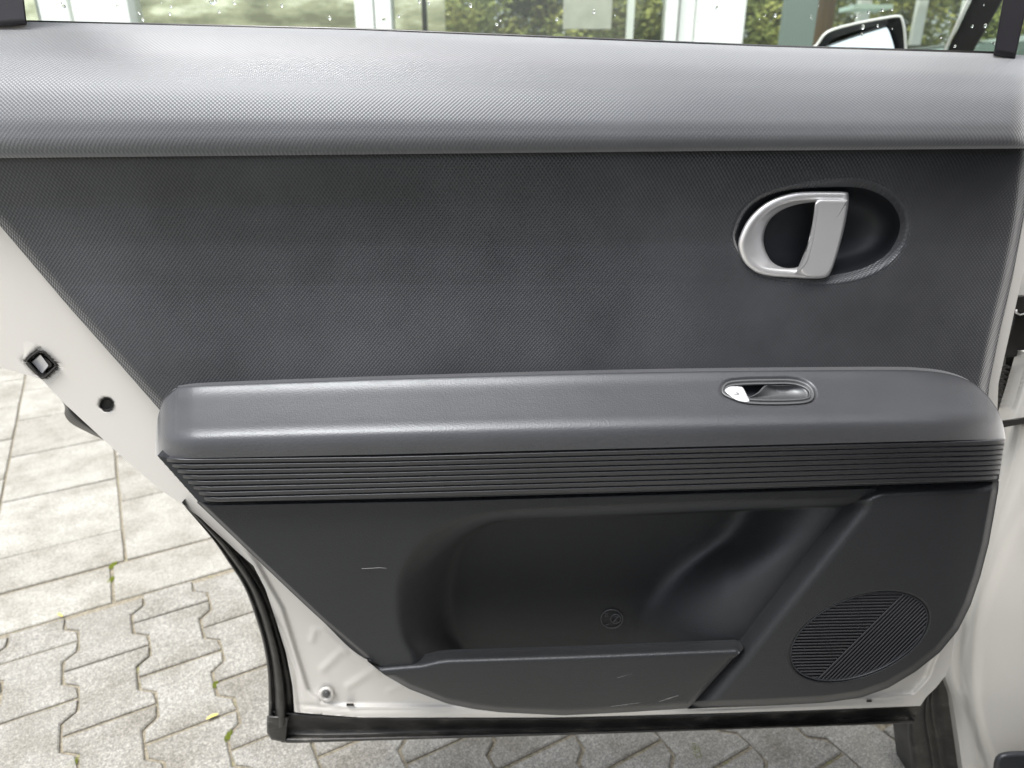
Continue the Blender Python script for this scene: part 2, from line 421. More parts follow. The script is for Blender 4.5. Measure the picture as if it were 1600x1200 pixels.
# slanting embosses in the lower-left triangle
for (a,b,c,d) in ((490,990,502,980),(515,1034,540,1020),(555,1060,585,1046)):
    pass
def emb(pts,wd,h):
    global W
    W=W+h*np.exp(-(dline(X,Y,pts)/wd)**2)
emb([(487,1000),(492,984),(505,984),(540,1018)],5,.0016)
emb([(505,1045),(535,1016),(548,1017),(590,1050)],6,.0018)
emb([(545,1072),(585,1046)],6,.0018); emb([(608,1080),(628,1070)],5,.0012)
emb([(500,1088),(516,1088)],10,.002)
W-=.0022*np.exp(-((Y-(BOT(X)-12))/2.5)**2)*sm((X-450)/40)*sm((1440-X)/40)
# dip around the latch pocket, latch hole, round hole
lat=[(41,564),(62,547),(90,571),(66,592)]
W-=.0015*np.exp(-(sdf(X,Y,lat)/5)**2)
W=np.where(sdf(X,Y,lat)>0,W-.022,W)
rh=np.hypot((X-167),(Y-632)); W=np.where(rh<10,W-.02,W)
W=W-.045*sm((sdf(X,Y,[(1050,262),(1530,262),(1520,545),(1050,545)])+10)/20)-.045*sm((sdf(X,Y,[(622,812),(860,778),(1320,764),(1300,900),(1120,1045),(630,1050)])+10)/20)
grid('door_shell',L(X,Y,W),PAINT,door,skirt=.028)
xs2=np.linspace(-170,64,60); lb=ip([(-170,612),(0,576),(20,572),(38,567),(46,566),(64,591)]); tq=np.linspace(0,1,24)
X2=np.repeat(xs2[None],24,0); Y2=500+(lb(X2)-500)*tq[:,None]
W2=-.0165-.030*sm((tq[:,None]-.45)/.55)*sm((46-X2)/70)-.001*(1-tq[:,None])*3
W2=np.where(tq[:,None]<.02,-.022,W2)
q2=sdf(X2,Y2,[(41,564),(62,547),(90,571),(66,592)]); W2=np.where(q2>-1,W2-.03,W2)
grid('shell_flange',L(X2,Y2,W2),PAINT,door,skirt=.02)
# latch insert and hole lining
def pc(pts,n=48):
    P=np.array(pts+[pts[0]],float); q=np.r_[0,np.cumsum(np.hypot(*np.diff(P,axis=0).T))]; u=np.linspace(0,q[-1],n,endpoint=False)
    return np.stack([np.interp(u,q,P[:,0]),np.interp(u,q,P[:,1])],-1)
LP=pc([(41,564),(46,558),(58,549),(64,547),(70,550),(87,568),(88,573),(80,581),(72,588),(66,592),(62,589)])
rings('latch_pocket',[R(shrink(LP,-1.2),-.0175),R(LP,-.0140),R(shrink(LP,1),-.0140),R(shrink(LP,2.6),-.017),R(shrink(LP,3),-.036)],DK,door,cap1=True)
rings('latch_striker',[R(pc([(49,566),(63,553),(78,571),(66,585)]),-.034),R(pc([(50,566),(63,554),(76,571),(66,584)]),-.021)],BTN,door)
rings('latch_claw',[R(spline([(66,556),(78,562),(84,572),(76,578),(70,568)],24),-.028),R(spline([(68,559),(77,564),(81,571),(75,575),(71,568)],24),-.022)],RUB,door)
P=spline([(167+10.5*math.cos(t)*1.0,632+9*math.sin(t)) for t in np.linspace(0,2*math.pi,12,endpoint=False)],36)
rings('access_hole',[R(P,-.0165),R(shrink(P,1.5),-.0175),R(shrink(P,1.7),-.045)],DK,door,cap1=True)
for (x,y,r) in ((510,1085,0),):
    P=lambda q:np.array([(x+q*math.cos(t),y+q*.95*math.sin(t)) for t in np.linspace(0,2*math.pi,28,endpoint=False)])
    rings('grommet',[R(P(13),-.020),R(P(11),-.0165),R(P(8),-.0155),R(P(6.5),-.018)],PAINT,door)
    rings('screw',[R(P(5.5),-.0175),R(P(5),-.012),R(P(3),-.010)],SATD,door)
def pxbox(name,x0,y0,x1,y1,w0,w1,mat,par):
    P=np.array([(x0,y0),(x1,y0),(x1,y1),(x0,y1)],float); return rings(name,[R(P,w0),R(P,w1)],mat,par)
pxbox('drain_slot',541,1099,552,1103,-.024,-.0155,DK,door); pxbox('drain_slot',1354,1094,1362,1097,-.024,-.0155,DK,door)

# --- rubber seals
def strip(name,outer,inner,wp,mat,par,n=90,skirt=.02,wf=lambda x:0*x):
    a=spline(outer,n,False); b=spline(inner,n,False); rows=[]
    for t,w in wp:
        x_=a[:,0]*(1-t)+b[:,0]*t; rows.append(L(x_,a[:,1]*(1-t)+b[:,1]*t,w+wf(x_)))
    return grid(name,np.stack(rows),mat,par,skirt=skirt)
wp=[(0,-.04),(.02,-.026),(.08,-.020),(.14,-.021),(.18,-.028),(.24,-.024),(.34,-.013),(.45,-.009),(.55,-.010),(.62,-.018),(.66,-.028),(.74,-.032),(.93,-.030),(1.0,-.026)]
strip('side_seal',[(282,784),(330,840),(355,876),(380,915),(397,958),(412,1010),(419,1064),(419,1146)],[(288,788),(331,824),(376,865),(418,925),(437,980),(451,1030),(461,1080),(464,1125)],wp,RUB,door,120)
wp=[(0,-.03),(.06,-.024),(.12,-.025),(.5,-.026),(.70,-.029),(.76,-.026),(.84,-.016),(.93,-.013),(1,-.017)]
strip('bottom_seal',[(424,1108),(452,1112),(560,1119),(900,1121),(1200,1114),(1436,1101)],[(440,1160),(462,1161),(560,1158),(900,1148),(1200,1138),(1428,1130)],wp,RUB,door,100)
wp=[(0,-.05),(.2,-.04),(.45,-.028),(.6,-.026),(.7,-.036),(.85,-.03),(1,-.035)]
strip('seal_end',[(78,598),(100,632),(101,648),(112,662),(140,677),(170,692),(192,712)],[(84,602),(108,634),(122,642),(140,658),(165,682),(185,703),(196,714)],wp,RUB,door,60)
P=np.array([(417,1118),(452,1120),(447,1160),(424,1156),(417,1145)],float)
rings('seal_corner',[R(P,-.045),R(P,-.016),R(shrink(P,3),-.012)],RUB,door)

# --- belt trim (window sill pad)
T0=ip([(-140,22),(0,34),(45,34),(560,47),(1000,65),(1200,73),(1560,84),(1640,88)])
B0=ip([(-140,249),(0,247),(700,240),(1100,236),(1600,232),(1640,231)])
n=150; xs=np.r_[np.linspace(-140,1560,130),np.linspace(1570,1618,14)]
tt=np.r_[np.linspace(0,.85,60,endpoint=False),np.linspace(.85,1,30)]
X=np.repeat(xs[None],len(tt),0); Y=T0(X)+(B0(X)-T0(X))*tt[:,None]
prof=ip([(0,-.092),(.02,-.083),(.08,-.062),(.2,-.034),(.35,-.012),(.5,.0035),(.7,.0165),(.85,.0225),(.92,.0245),(.955,.0235),(.98,.018),(1,.008)])
pt=np.array([(0,-.094),(.06,-.068),(.2,-.034),(.35,-.012),(.5,.0035),(.7,.0160),(.82,.0198),(.88,.0206),(.93,.0198),(.97,.0178),(1,.0140)])
# smooth interpolation of the section
qq=spline(pt,400,False); W=np.interp(tt,qq[:,0],qq[:,1])[:,None]+0*X
W=W-.018*sm((X-1575)/60)**1.5
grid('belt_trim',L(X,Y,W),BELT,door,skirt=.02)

# --- upper panel with the moulded-in recess for the handle
CUP=spline([(1149,375),(1153,350),(1168,325),(1195,306),(1235,295),(1290,291),(1345,292),(1380,305),(1400,325),(1408,350),(1401,378),(1382,402),(1350,420),(1310,430),(1270,435),(1225,434),(1190,427),(1165,408)],120)
pl=ip([(238,-103),(355,2),(480,108),(560,179),(640,249),(660,262)])
pr_=ip([(200,1614),(240,1611),(300,1605),(340,1600),(430,1583),(520,1562),(600,1546),(660,1540)])
ys=np.r_[np.linspace(225,285,24,endpoint=False),np.linspace(285,450,90,endpoint=False),np.linspace(450,660,60)]
xs=np.r_[np.linspace(0,.66,150,endpoint=False),np.linspace(.66,.90,150,endpoint=False),np.linspace(.90,1,45)]
def panel_w(X,Y):
    w=np.interp(Y,[225,250,275,320,380,450,520,570,610,660],[.000,.003,.001,-.0035,-.005,-.002,.004,.009,.0115,.012])
    return w
X=pl(ys)[:,None]+(pr_(ys)-pl(ys))[:,None]*xs[None]; Y=np.repeat(ys[:,None],len(xs),1)
W=panel_w(X,Y)
# soften the piecewise profile
k=np.hanning(15);k/=k.sum(); col=np.convolve(np.pad(W[:,0],7,'edge'),k,'valid'); W=np.repeat(col[:,None],X.shape[1],1)
pw=lambda px,py:np.interp(py,ys,col)
de=(pr_(Y)-X); W=W-.012*(1-sm(de/20))**1.3
de=(X-pl(Y)); W=W-.006*(1-sm(de/20))**1.5
dc=sdf(X,Y,CUP); KX=lambda x:.3+.7*sm((x-1200)/130)
W=W-.0030*sm((dc/KX(X)+14.5)/5); W=np.where(dc>-11*KX(X),W-.045,W)
grid('upper_panel',L(X,Y,W),VINYL,door,skirt=.02)

# --- inside door handle
hw=float(pw(0,370))-.0065
ctr=np.array([1290,362.])
def toward(P,c,t): return P*(1-t)+np.array(c)*t
cr=[]
for t,w in ((-.012,-.002),(0,-.0005),(.02,-.003),(.1,-.017),(.25,-.030),(.45,-.037),(.7,-.039),(.9,-.040)):
    cr.append(R(toward(CUP,(1300,355),t),hw+w))
def wv(P,off,base=None): return L(P[:,0],P[:,1],(pw(P[:,0]*0,P[:,1]) if base is None else base)+off)
kc=KX(CUP[:,0])[:,None]
rings('handle_surround',[wv(shrink(CUP,d*kc),o) for d,o in ((-15.5,-.0012),(-14.5,.0003),(-12,0),(-8,-.0015),(-4,-.0042),(-1,-.0068))]+[wv(shrink(CUP,1.5),-.0085)],VINYL,door,cap1=False)
cup=rings('handle_cup',cr,SMOOTH,door)
N=140
DO=spline([(1326,305),(1322,300),(1300,299),(1268,299),(1240,301),(1212,309),(1188,323),(1168,344),(1156,368),(1153,385),(1158,403),(1168,417),(1185,428),(1210,433),(1245,435),(1270,436),(1290,434),(1299,424),(1309,395),(1319,358),(1325,325)],N)
DI=spline([(1276,316),(1262,316),(1240,320),(1220,328),(1203,342),(1194,360),(1192,378),(1197,396),(1206,410),(1220,418),(1235,420),(1248,417),(1255,408),(1262,385),(1269,355),(1275,328)],N)
# align start angles of inner and outer rings
def align(A,B):
    best=min(range(len(B)),key=lambda k:np.hypot(*(A-np.roll(B,-k,0)).T).sum()); return np.roll(B,-best,0)
DI=align(DO,DI); MID=DO*.55+DI*.45
hz=hw+.010
h=rings('inside_handle',[R(DO,hz-.030),R(shrink(DO,.3),hz-.004),R(shrink(DO,1.5),hz),R(shrink(DO,3.5),hz+.0015),R(shrink(DO,11),hz+.0012),R(shrink(DO,14),hz-.0005),R(toward(DO,(0,0),0)*.35+DI*.65,hz-.004),R(DI*.9+DO*.1,hz-.009),R(DI,hz-.012),R(shrink(DI,1),hz-.02),R(DI,hz-.03)],SATIN,door,cap1=False)
lev=spline([(1276,313),(1300,311),(1323,312),(1325,316),(1319,352),(1310,390),(1300,420),(1292,431),(1280,433),(1262,433),(1250,424),(1258,405),(1267,370),(1273,335)],80)
rings('handle_lever',[R(lev,hz-.012),R(shrink(lev,.3),hz+.002),R(shrink(lev,1.5),hz+.0044),R(shrink(lev,2.8),hz+.0050)],SATIN,h)
edge=spline([(1279,318),(1276,345),(1270,380),(1262,408),(1250,424),(1242,427),(1246,421),(1255,405),(1263,378),(1270,345),(1274,318)],60)
rings('lever_edge',[R(edge,hz-.004),R(edge,hz+.0048),R(shrink(edge,1.2),hz+.0056)],SATIN,h)

# --- armrest
ATp=spline([(243,690),(246,656),(250,640),(256,624),(264,614),(276,607),(300,603),(600,592),(900,584),(1120,580),(1380,578),(1450,580),(1490,586),(1520,598),(1540,615),(1552,630),(1560,643),(1567,662),(1571,684)],400,False)
ATp[:,0]=np.maximum.accumulate(ATp[:,0])
AT=ip(ATp)
AB=ip([(243,711),(250,716),(300,716),(600,710),(1571,686)])
def arm_w(X,Y):
    t=np.clip((Y-ATs(X))/(AB(X)-ATs(X)),0,1.0)
    tc_=np.array([(0,.018),(.12,.026),(.3,.042),(.5,.060),(.62,.0705),(.72,.0768),(.82,.0795),(.92,.0805),(1.0,.0805)])
    q=spline(tc_,300,False); w=np.interp(t,q[:,0],q[:,1])
    w=w-.040*(1-np.sqrt(np.clip(1-(1-np.clip((X-243)/70,0,1))**2.2,0,1)))
    w=w-.055*(1-np.sqrt(np.clip(1-(1-np.clip((1572-X)/110,0,1))**2.2,0,1)))
    return w
# section rows run between the un-rounded top line and the rib line, clipped by the real outline
ATs=ip([(243,612),(300,603),(600,592),(900,584),(1120,580),(1380,578),(1450,580),(1571,590)])
e1=243+60*(np.linspace(0,1,34)**2); e2=1571-150*(np.linspace(1,0,60)**2)
xs=np.r_[e1,np.linspace(303,1110,70)[1:],np.linspace(1116,1288,110),np.linspace(1296,1421,16)[:-1],e2]
PILL=spline([(1127,612),(1129,603),(1138,596),(1160,593),(1200,592),(1235,592),(1255,596),(1268,604),(1273,615),(1270,625),(1258,630),(1230,632),(1190,632),(1165,630),(1145,624),(1132,618)],100)
tt=np.linspace(0,1,96)
X=np.repeat(xs[None],len(tt),0); Y=AT(X)+(AB(X)-AT(X))*tt[:,None]
W=np.maximum(blur(blur(arm_w(X,Y),3,4),2,4),.0135); dp=sdf(X,Y,PILL); W=W-.0030*sm((dp+5)/8); W=np.where(dp>4,W-.03,W)
arm=grid('armrest',L(X,Y,W),SOFT,door,skirt=.03)
# --- window switch in its bezel
def aw(P,off): return L(P[:,0],P[:,1],arm_w(P[:,0],P[:,1])+off)
bz=rings('switch_bezel',[aw(PILL,-.004),aw(PILL,.0006),aw(shrink(PILL,2.5),.0014),aw(shrink(PILL,4.5),-.0012),aw(shrink(PILL,5.2),-.0014),aw(shrink(PILL,6),.0008),aw(shrink(PILL,8.5),.0004),aw(shrink(PILL,9.5),-.005)],SATD,door,cap1=False)
IN=shrink(PILL,7)
rings('switch_well',[aw(IN,-.008),aw(shrink(IN,3),-.016)],SMOOTH,bz)
ins=spline([(1196,602),(1215,602),(1245,602),(1258,607),(1264,616),(1258,624),(1240,627),(1215,628),(1170,628),(1168,622),(1174,619),(1184,613)],60)
rings('switch_insert',[aw(ins,-.014),aw(ins,-.002),aw(shrink(ins,.8),-.0012)]+[aw(toward(ins,(1222,616),t),o) for t,o in ((.12,-.003),(.3,-.0065),(.55,-.009),(.85,-.010))],SATD,bz)
btn=spline([(1133,612),(1135,607),(1142,604),(1155,604),(1161,606),(1167,617),(1171,628),(1158,628),(1146,623)],60)
b=rings('window_button',[aw(btn,-.012),aw(btn,.0005),aw(shrink(btn,1.0),.0022),aw(shrink(btn,2.2),.0029)],BTN,bz)
def icon(pts,nm='button_icon'):
    P=np.array(pts,float); o=rings(nm,[aw(P,.0030),aw(P,.00345)],ICON,bz)
icon([(1145.6,611),(1146.6,611),(1148.4,616.5),(1147.4,616.5)]); icon([(1147,615.6),(1155,615.4),(1155.2,616.6),(1147.2,616.8)]); icon([(1149.5,611),(1155.5,615),(1151,615.2)])

# --- ribbed band: eight moulded strips over a dark backing
NR=8
bk_o=[(246,712),(300,716),(600,711),(1100,699),(1570,685)]; bk_i=[(310,784),(360,784),(700,777),(1100,766),(1560,752)]
strip('band_backing',bk_o,bk_i,[(0,.0745),(.5,.0712),(1,.068)],SMOOTH,door,160,skirt=.03,wf=lambda x:-.040*(1-np.sqrt(np.clip(1-(1-np.clip((1566-x)/95,0,1))**2.2,0,1)))-.002*sm((x-1470)/60))
for i in range(NR):
    l0=712+i*8.6; r0=686.5+i*7.8
    x0=249+i*7.7; x1=1570-i*1.2
    def yl(x,o): return np.interp(x,[x0,x0+10,x0+40,600,1100,1540,1575],[l0-3,l0+1,l0+3.2,711.5+i*8.2,698.5+i*8.1,687+i*7.8,685+i*7.8])+o
    xs=np.r_[x0+30*np.linspace(0,1,10)**1.6,np.linspace(x0+40,x1-95,36),x1-90*np.linspace(1,0,18)**1.6]
    endr=-.028*(1-np.sqrt(np.clip(1-(1-np.clip((xs-x0)/30,0,1))**2,0,1)))-.040*(1-np.sqrt(np.clip(1-(1-np.clip((x1-xs)/95,0,1))**2.2,0,1)))
    w0=.0805-.0012*i; rows=[]
    for o,w in ((0,-.0034),(.3,-.0018),(1.3,-.0009),(2.3,0),(2.9,-.0002),(6.3,-.0008),(7.1,-.0013),(7.6,-.0035)):
        rows.append(L(xs,yl(xs,o+1.0),w0+w+endr))
    grid('trim_rib',np.stack(rows),RIB,door,skirt=.006)

# --- lower trim with the storage pocket
LT=ip([(308,784),(360,783),(700,777),(1100,765),(1345,758),(1400,757)])
LB=ips([(308,785.5),(400,873),(500,967),(576,1032),(700,1062),(940,1062),(1010,1057),(1075,1044),(1125,1026),(1166,1000),(1250,895),(1332,790),(1360,772),(1372,764)])
xs=np.r_[np.linspace(308,600,60,endpoint=False),np.linspace(600,760,70,endpoint=False),np.linspace(760,980,60,endpoint=False),np.linspace(980,1370,170)]
tt=np.linspace(0,1,210)
X=np.repeat(xs[None],len(tt),0); Y=LT(X)+(LB(X)-LT(X))*tt[:,None]
base=.056+0*X
lx=ips([(783,745),(800,700),(820,668),(850,640),(890,622),(940,616),(990,622),(1030,640),(1080,650)])
ty=ips([(560,900),(620,862),(660,834),(700,815),(760,803),(860,796),(1150,784),(1400,776)])
lx_s=lx(Y); rec=sm((X-lx_s)/95)*sm((Y-ty(X))/(13+50*sm((780-X)/150)))
floor=-.046
rx0=ips([(780,1172),(800,1160),(830,1142),(856,1118),(880,1080),(912,1040),(950,1008),(985,992),(1070,984)])
xsm=ip([(783,1334),(1000,1160),(1010,1152),(1100,1080)])
r=(X-rx0(Y))/np.maximum(xsm(Y)-rx0(Y),1)
# main hollow plus the side wall that climbs to the speaker housing
wall=floor+(.037-floor)*np.sin(np.clip(r,0,1)*math.pi/2)
# bottle holder hump: horizontal crease near y 870
wp_=np.where(r>0,wall,floor)
hump=sm((Y-862)/26)*sm((1130-X)/60)*sm(r*4)

wp_=blur(blur(wp_,18,12),12,10)
# box blur to soften kinks
W=base*(1-rec)+wp_*rec
for _ in range(5):
    W[1:-1,1:-1]=(W[1:-1,1:-1]*2+W[:-2,1:-1]+W[2:,1:-1]+W[1:-1,:-2]+W[1:-1,2:])/6
d=Y-LT(X); W=W-.006*(1-sm(d/7))     # rolled top edge
dl=(X-np.interp(Y,[785,873,967,1032],[308,400,500,576])); W=np.where(Y<1030,W-.010*(1-sm(dl/9)),W)
grid('lower_trim',L(X,Y,W),PLA,door,skirt=.03)
# --- map pocket front
PT=ip([(574,1031),(600,1032),(660,1027),(684,1021),(700,1019),(900,1013),(1150,1003),(1163,1006)])
PB_=ip([(574,1033),(600,1054),(640,1077),(700,1100),(740,1108),(780,1113),(880,1118),(980,1113),(1074,1107),(1082,1100),(1163,1012)])
xs=np.r_[574+40*np.linspace(0,1,16)**1.5,np.linspace(620,1060,70),np.linspace(1064,1163,40)]
ty=np.r_[0,.5,1.2,2.2,3.5,5,7,9,11,13,15,17,20,24]
rows=[]
def pf_edge(xs): return -.006*(1-sm((1166-xs)/10))
for k,t in enumerate(ty):
    y=np.minimum(PT(xs)+t,PB_(xs)); ww=.0415+.019*math.sin(min(t/19,1)*math.pi/2)
    rows.append(L(xs,y,ww+pf_edge(xs)))
for t in np.linspace(.06,1,24):
    y=np.minimum(PT(xs)+24,PB_(xs)); y=y+(PB_(xs)-y)*t
    dB=PB_(xs)-y; rows.append(L(xs,y,.0605+.001*math.sin(t*3)-.014*(1-sm(dB/9))*1.0-.004*t+pf_edge(xs)))
grid('map_pocket',np.stack(rows),PLA,door,skirt=.004)
# --- speaker housing panel
sl=ip([(751,1500),(753,1400),(757,1372),(765,1355),(775,1342),(785,1331),(1003,1159),(1010,1152),(1107,1074),(1108,1074)])
sr=ip([(749,1558),(752,1561),(765,1560),(800,1554),(850,1545),(900,1532),(945,1517),(985,1497),(1020,1468),(1050,1430),(1075,1388),(1090,1345),(1098,1290),(1103,1200),(1107,1082),(1108,1076)])
ys=np.r_[np.linspace(751,800,34,endpoint=False),np.linspace(800,920,36,endpoint=False),np.linspace(920,1070,110,endpoint=False),np.linspace(1070,1107.5,30)]
s=np.r_[np.linspace(0,.2,34,endpoint=False),np.linspace(.2,.9,150,endpoint=False),np.linspace(.9,1,26)]
X=sl(ys)[:,None]+(sr(ys)-sl(ys))[:,None]*s[None]; Y=np.repeat(ys[:,None],len(s),1)
topy=ip([(1300,757),(1372,757),(1400,755),(1560,749)])
Y=np.maximum(Y,topy(X))
seam=[(1331,785),(1159,1003),(1074,1108)]; topl=[(1331,785),(1345,772),(1358,764),(1375,758),(1562,750)]
d1=dline(X,Y,seam); d2=dline(X,Y,topl)
W=.043+.021*np.sin(np.clip(d1/34,0,1)*math.pi/2)
W=np.minimum(W,.047+.017*np.sin(np.clip(d2/20,0,1)*math.pi/2))
W-=.0035*sm((Y-900)/200)
outl=np.array([(1561,752),(1560,765),(1554,800),(1545,850),(1532,900),(1517,945),(1497,985),(1468,1020),(1430,1050),(1388,1075),(1345,1090),(1290,1098),(1200,1103),(1082,1107)],float)
d3=dline(X,Y,outl); W-=.012*(1-sm(d3/12))
W-=.010*sm((X-1440)/120)**2
th=math.radians(-21.5); gx,gy=1342.5,994; GA,GB=113,60.5
def gell(X,Y,k=0):
    dx,dy=X-gx,Y-gy; a=dx*math.cos(th)+dy*math.sin(th); b=-dx*math.sin(th)+dy*math.cos(th)
    return np.hypot(a/(GA-k),b/(GB-k))
e=gell(X,Y); base_g=W.copy(); W=W-.004*sm((1.04-e)/.05); 
grid('speaker_panel',L(X,Y,W),PLA,door,skirt=.03)
gw=float(.064-.0035*sm(.47))
E_=np.array([(gx+GA*math.cos(t)*math.cos(th)-GB*math.sin(t)*math.sin(th),gy+GA*math.cos(t)*math.sin(th)+GB*math.sin(t)*math.cos(th)) for t in np.linspace(0,2*math.pi,90,endpoint=False)])
gr=rings('speaker_grille',[R(E_,gw-.006),R(shrink(E_,-.5),gw-.001),R(shrink(E_,.8),gw-.0003),R(shrink(E_,2),gw-.0015),R(shrink(E_,2.6),gw-.0045)],SMOOTH,door)
GP=plastic('grille_plastic',(.020,.020,.023),.42,.0001)
def clip(p,d):
    # intersect line p+t d with the ellipse shrunk by 2 px
    A=np.array([[math.cos(th),math.sin(th)],[-math.sin(th),math.cos(th)]]); q=A@(np.array(p)-[gx,gy]); v=A@np.array(d); ax,bx=GA-1.8,GB-1.8
    a=(v[0]/ax)**2+(v[1]/bx)**2; b_=2*(q[0]*v[0]/ax**2+q[1]*v[1]/bx**2); c=(q[0]/ax)**2+(q[1]/bx)**2-1; D=b_*b_-4*a*c
    if D<=0: return None
    return (-b_-math.sqrt(D))/(2*a),(-b_+math.sqrt(D))/(2*a)
def slat(p0,p1,hw_,w):
    p0=np.array(p0,float);p1=np.array(p1,float); d=p1-p0; ln=np.hypot(*d)
    if ln<6: return
    n_=np.array([-d[1],d[0]])/ln; rows=[]
    for o,ww in ((-hw_,-.0035),(-hw_*.8,-.0004),(0,0),(hw_*.8,-.0004),(hw_,-.0035)):
        a=p0+n_*o;b=p1+n_*o; rows.append(L([a[0],b[0]],[a[1],b[1]],w+ww))
    grid('grille_slat',np.stack(rows),GP,gr,skirt=0)
dv0=np.array([1284,1056.]); dvd=np.array([.7105,-.7037])
k=0; y=928.5
while y<1062:
    p=(gx,y); d=(1,-.022); c=clip(p,d)
    if c:
        a=np.array(p)+c[0]*np.array(d)
        # crossing with the divider
        Mx=np.array([[d[0],-dvd[0]],[d[1],-dvd[1]]]); t=np.linalg.solve(Mx,dv0-np.array(p))[0]-3.2
        t1=min(c[1],t)
        if t1>c[0]+3: slat(a,np.array(p)+t1*np.array(d),1.35,gw-.001)
    y+=4.75
nrm=np.array([.7037,.7105])
for i in range(0,26):
    p=dv0+nrm*(i*4.55); c=clip(p,dvd)
    if c: slat(p+c[0]*dvd,p+c[1]*dvd,1.45 if i else 1.9,gw-.001)
# --- moulded mark in the pocket
MARK=M('moulded_mark_grey',(.075,.078,.085),.4).m
def mark(pts,wd=.00035,closed=False):
    tube('moulded_mark',[tuple(q) for q in L([p[0] for p in pts],[p[1] for p in pts],-.0450)],wd,MARK,door,6,closed)
circ=lambda cx,cy,rx_,ry_,n=36:[(cx+rx_*math.cos(t),cy+ry_*math.sin(t)) for t in np.linspace(0,2*math.pi,n,endpoint=False)]
mark(circ(956,967,17,14.5),.0006,True); mark(circ(962,967,8,7,24),.0005,True)
mark([(958,971),(968,962)],.0006); mark([(960,964),(964,963.5),(963,968),(959,972)],.0004); mark([(957,971.5),(965,971)],.0004)
mark([(945.5,976.5),(950.5,976),(951,974)],.0005); mark([(945.5,958.5),(950,958.5)],.0004); mark([(945.5,963.5),(950,963.5)],.0004); mark([(947,961),(949.5,961)],.0004); mark([(946,958.5),(946,963.5)],.0004)
# scratches on the trim
def scratch(pts,w,wd=.00018):
    tube('scratch',[tuple(q) for q in L([p[0] for p in pts],[p[1] for p in pts],w)],wd,SCR,door,4)
scratch([(565,888.5),(580,888),(592,887),(604,888)],.0562,.0003)
for pts in ([(965,1059),(990,1052)],[(955,1104),(1000,1098)],[(1040,1092),(1060,1087)],[(1030,1096),(1052,1090)]): scratch(pts,.0601,.00010)
scratch([(1455,960),(1462,962)],.058,.00012)
# --- window frame, glass, raindrops
def bar(name,pl_,mat,w0,w1,par): 
    P=np.array(pl_,float); return rings(name,[R(P,w0),R(P,w1),R(shrink(P,1.5),w1+.003)],mat,par)
FR=plastic('window_frame_trim',(.028,.026,.030),.45,.0001)
bar('window_frame',[(-60,-420),(-10,-420),(42,38),(-40,44)],FR,-.12,-.07,door)
bar('window_frame',[(1640,-420),(1700,-420),(1586,92),(1552,86)],FR,-.11,-.075,door)
bar('window_seal',[(20,31),(560,43.5),(1000,61.5),(1200,70),(1560,80.5),(1560,88),(1200,77),(1000,69),(560,52),(20,40)],RUB,-.112,-.1,door)
gP=np.array([(-40,-420),(1680,-420),(1575,90),(1000,72),(560,52),(10,40)],float)
gl=rings('window_glass',[R(gP,-.106)],GLASS,door)
ps=[(333,2),(342,18),(252,4),(267,10),(265,21),(322,0),(366,4),(183,9),(217,20),(223,30),(96,5),(100,10),(418,8),(440,8),(515,28),(670,5),(623,25),(628,22),(655,2),(782,32),(776,38),(870,30),(928,18),(961,24),(1196,24),(1187,30),(1211,24),(1267,26),(1269,30),(1279,9),(1386,0),(1338,26),(1343,23),(1357,19),(1361,3),(1379,15),(1394,15),(1348,42),(1347,54),(1371,40),(1394,45),(1483,34),(1471,59),(1519,41),(1539,40),(1552,54),(1492,72),(1537,8),(1567,10),(1553,68),(1540,50),(600,31),(880,12),(700,22),(735,8),(1120,12),(1090,34)]
bmx=bmesh.new(); bmesh.ops.create_icosphere(bmx,subdivisions=2,radius=1)
for f in bmx.faces: f.smooth=True
dm=bpy.data.meshes.new('raindrop'); bmx.to_mesh(dm); bmx.free(); dm.materials.append(DROP)
for i,(x,y) in enumerate(ps):
    o=bpy.data.objects.new('raindrop',dm); C.objects.link(o); o.parent=gl
    o.location=L(x,y,-.1045).tolist(); s_=random.uniform(.0006,.0019)
    if i in (0,): s_=.0032
    o.scale=(s_*random.uniform(.45,1.3),s_*.55,s_*random.uniform(.8,1.4)); o.rotation_euler=(0,random.uniform(-.7,.7),0)

# ---------------- car body (B-pillar, sill, front door, mirror, A-pillar) ----------------
car=door
def surf(name,cols,ws,mat,par,n=60,skirt=.02):
    "vertical curves, left to right, each a list of (x,y) px, w per curve"
    Cv=[spline(c,n,False) for c in cols]; m=len(Cv); A=np.stack([np.column_stack([c,np.full(n,w) if not hasattr(w,'__len__') else np.linspace(w[0],w[1],n)]) for c,w in zip(Cv,ws)],0)
    out=np.stack([spline(A[:,i,:],40,False) for i in range(n)],0)
    return grid(name,L(out[...,0],out[...,1],out[...,2]),mat,par,skirt=skirt)
surf('pillar_panel',[[(1606,556),(1590,610),(1576,655),(1562,720),(1520,850),(1490,960),(1474,1040),(1490,1105),(1512,1260)],
  [(1612,556),(1598,620),(1585,665),(1572,720),(1530,850),(1503,960),(1490,1050),(1506,1120),(1540,1260)],
  [(1620,556),(1606,620),(1594,665),(1582,720),(1540,850),(1512,960),(1504,1060),(1515,1130),(1556,1260)],
  [(1645,556),(1630,620),(1618,665),(1604,720),(1560,850),(1528,960),(1524,1060),(1538,1130),(1580,1260)],
  [(1680,560),(1650,700),(1640,850),(1620,960),(1620,1060),(1640,1130),(1680,1260)],
  [(1800,560),(1800,700),(1800,850),(1800,960),(1800,1060),(1800,1130),(1800,1260)]],[-.085,-.070,-.066,-.035,-.012,.0],PAINT,car,70)
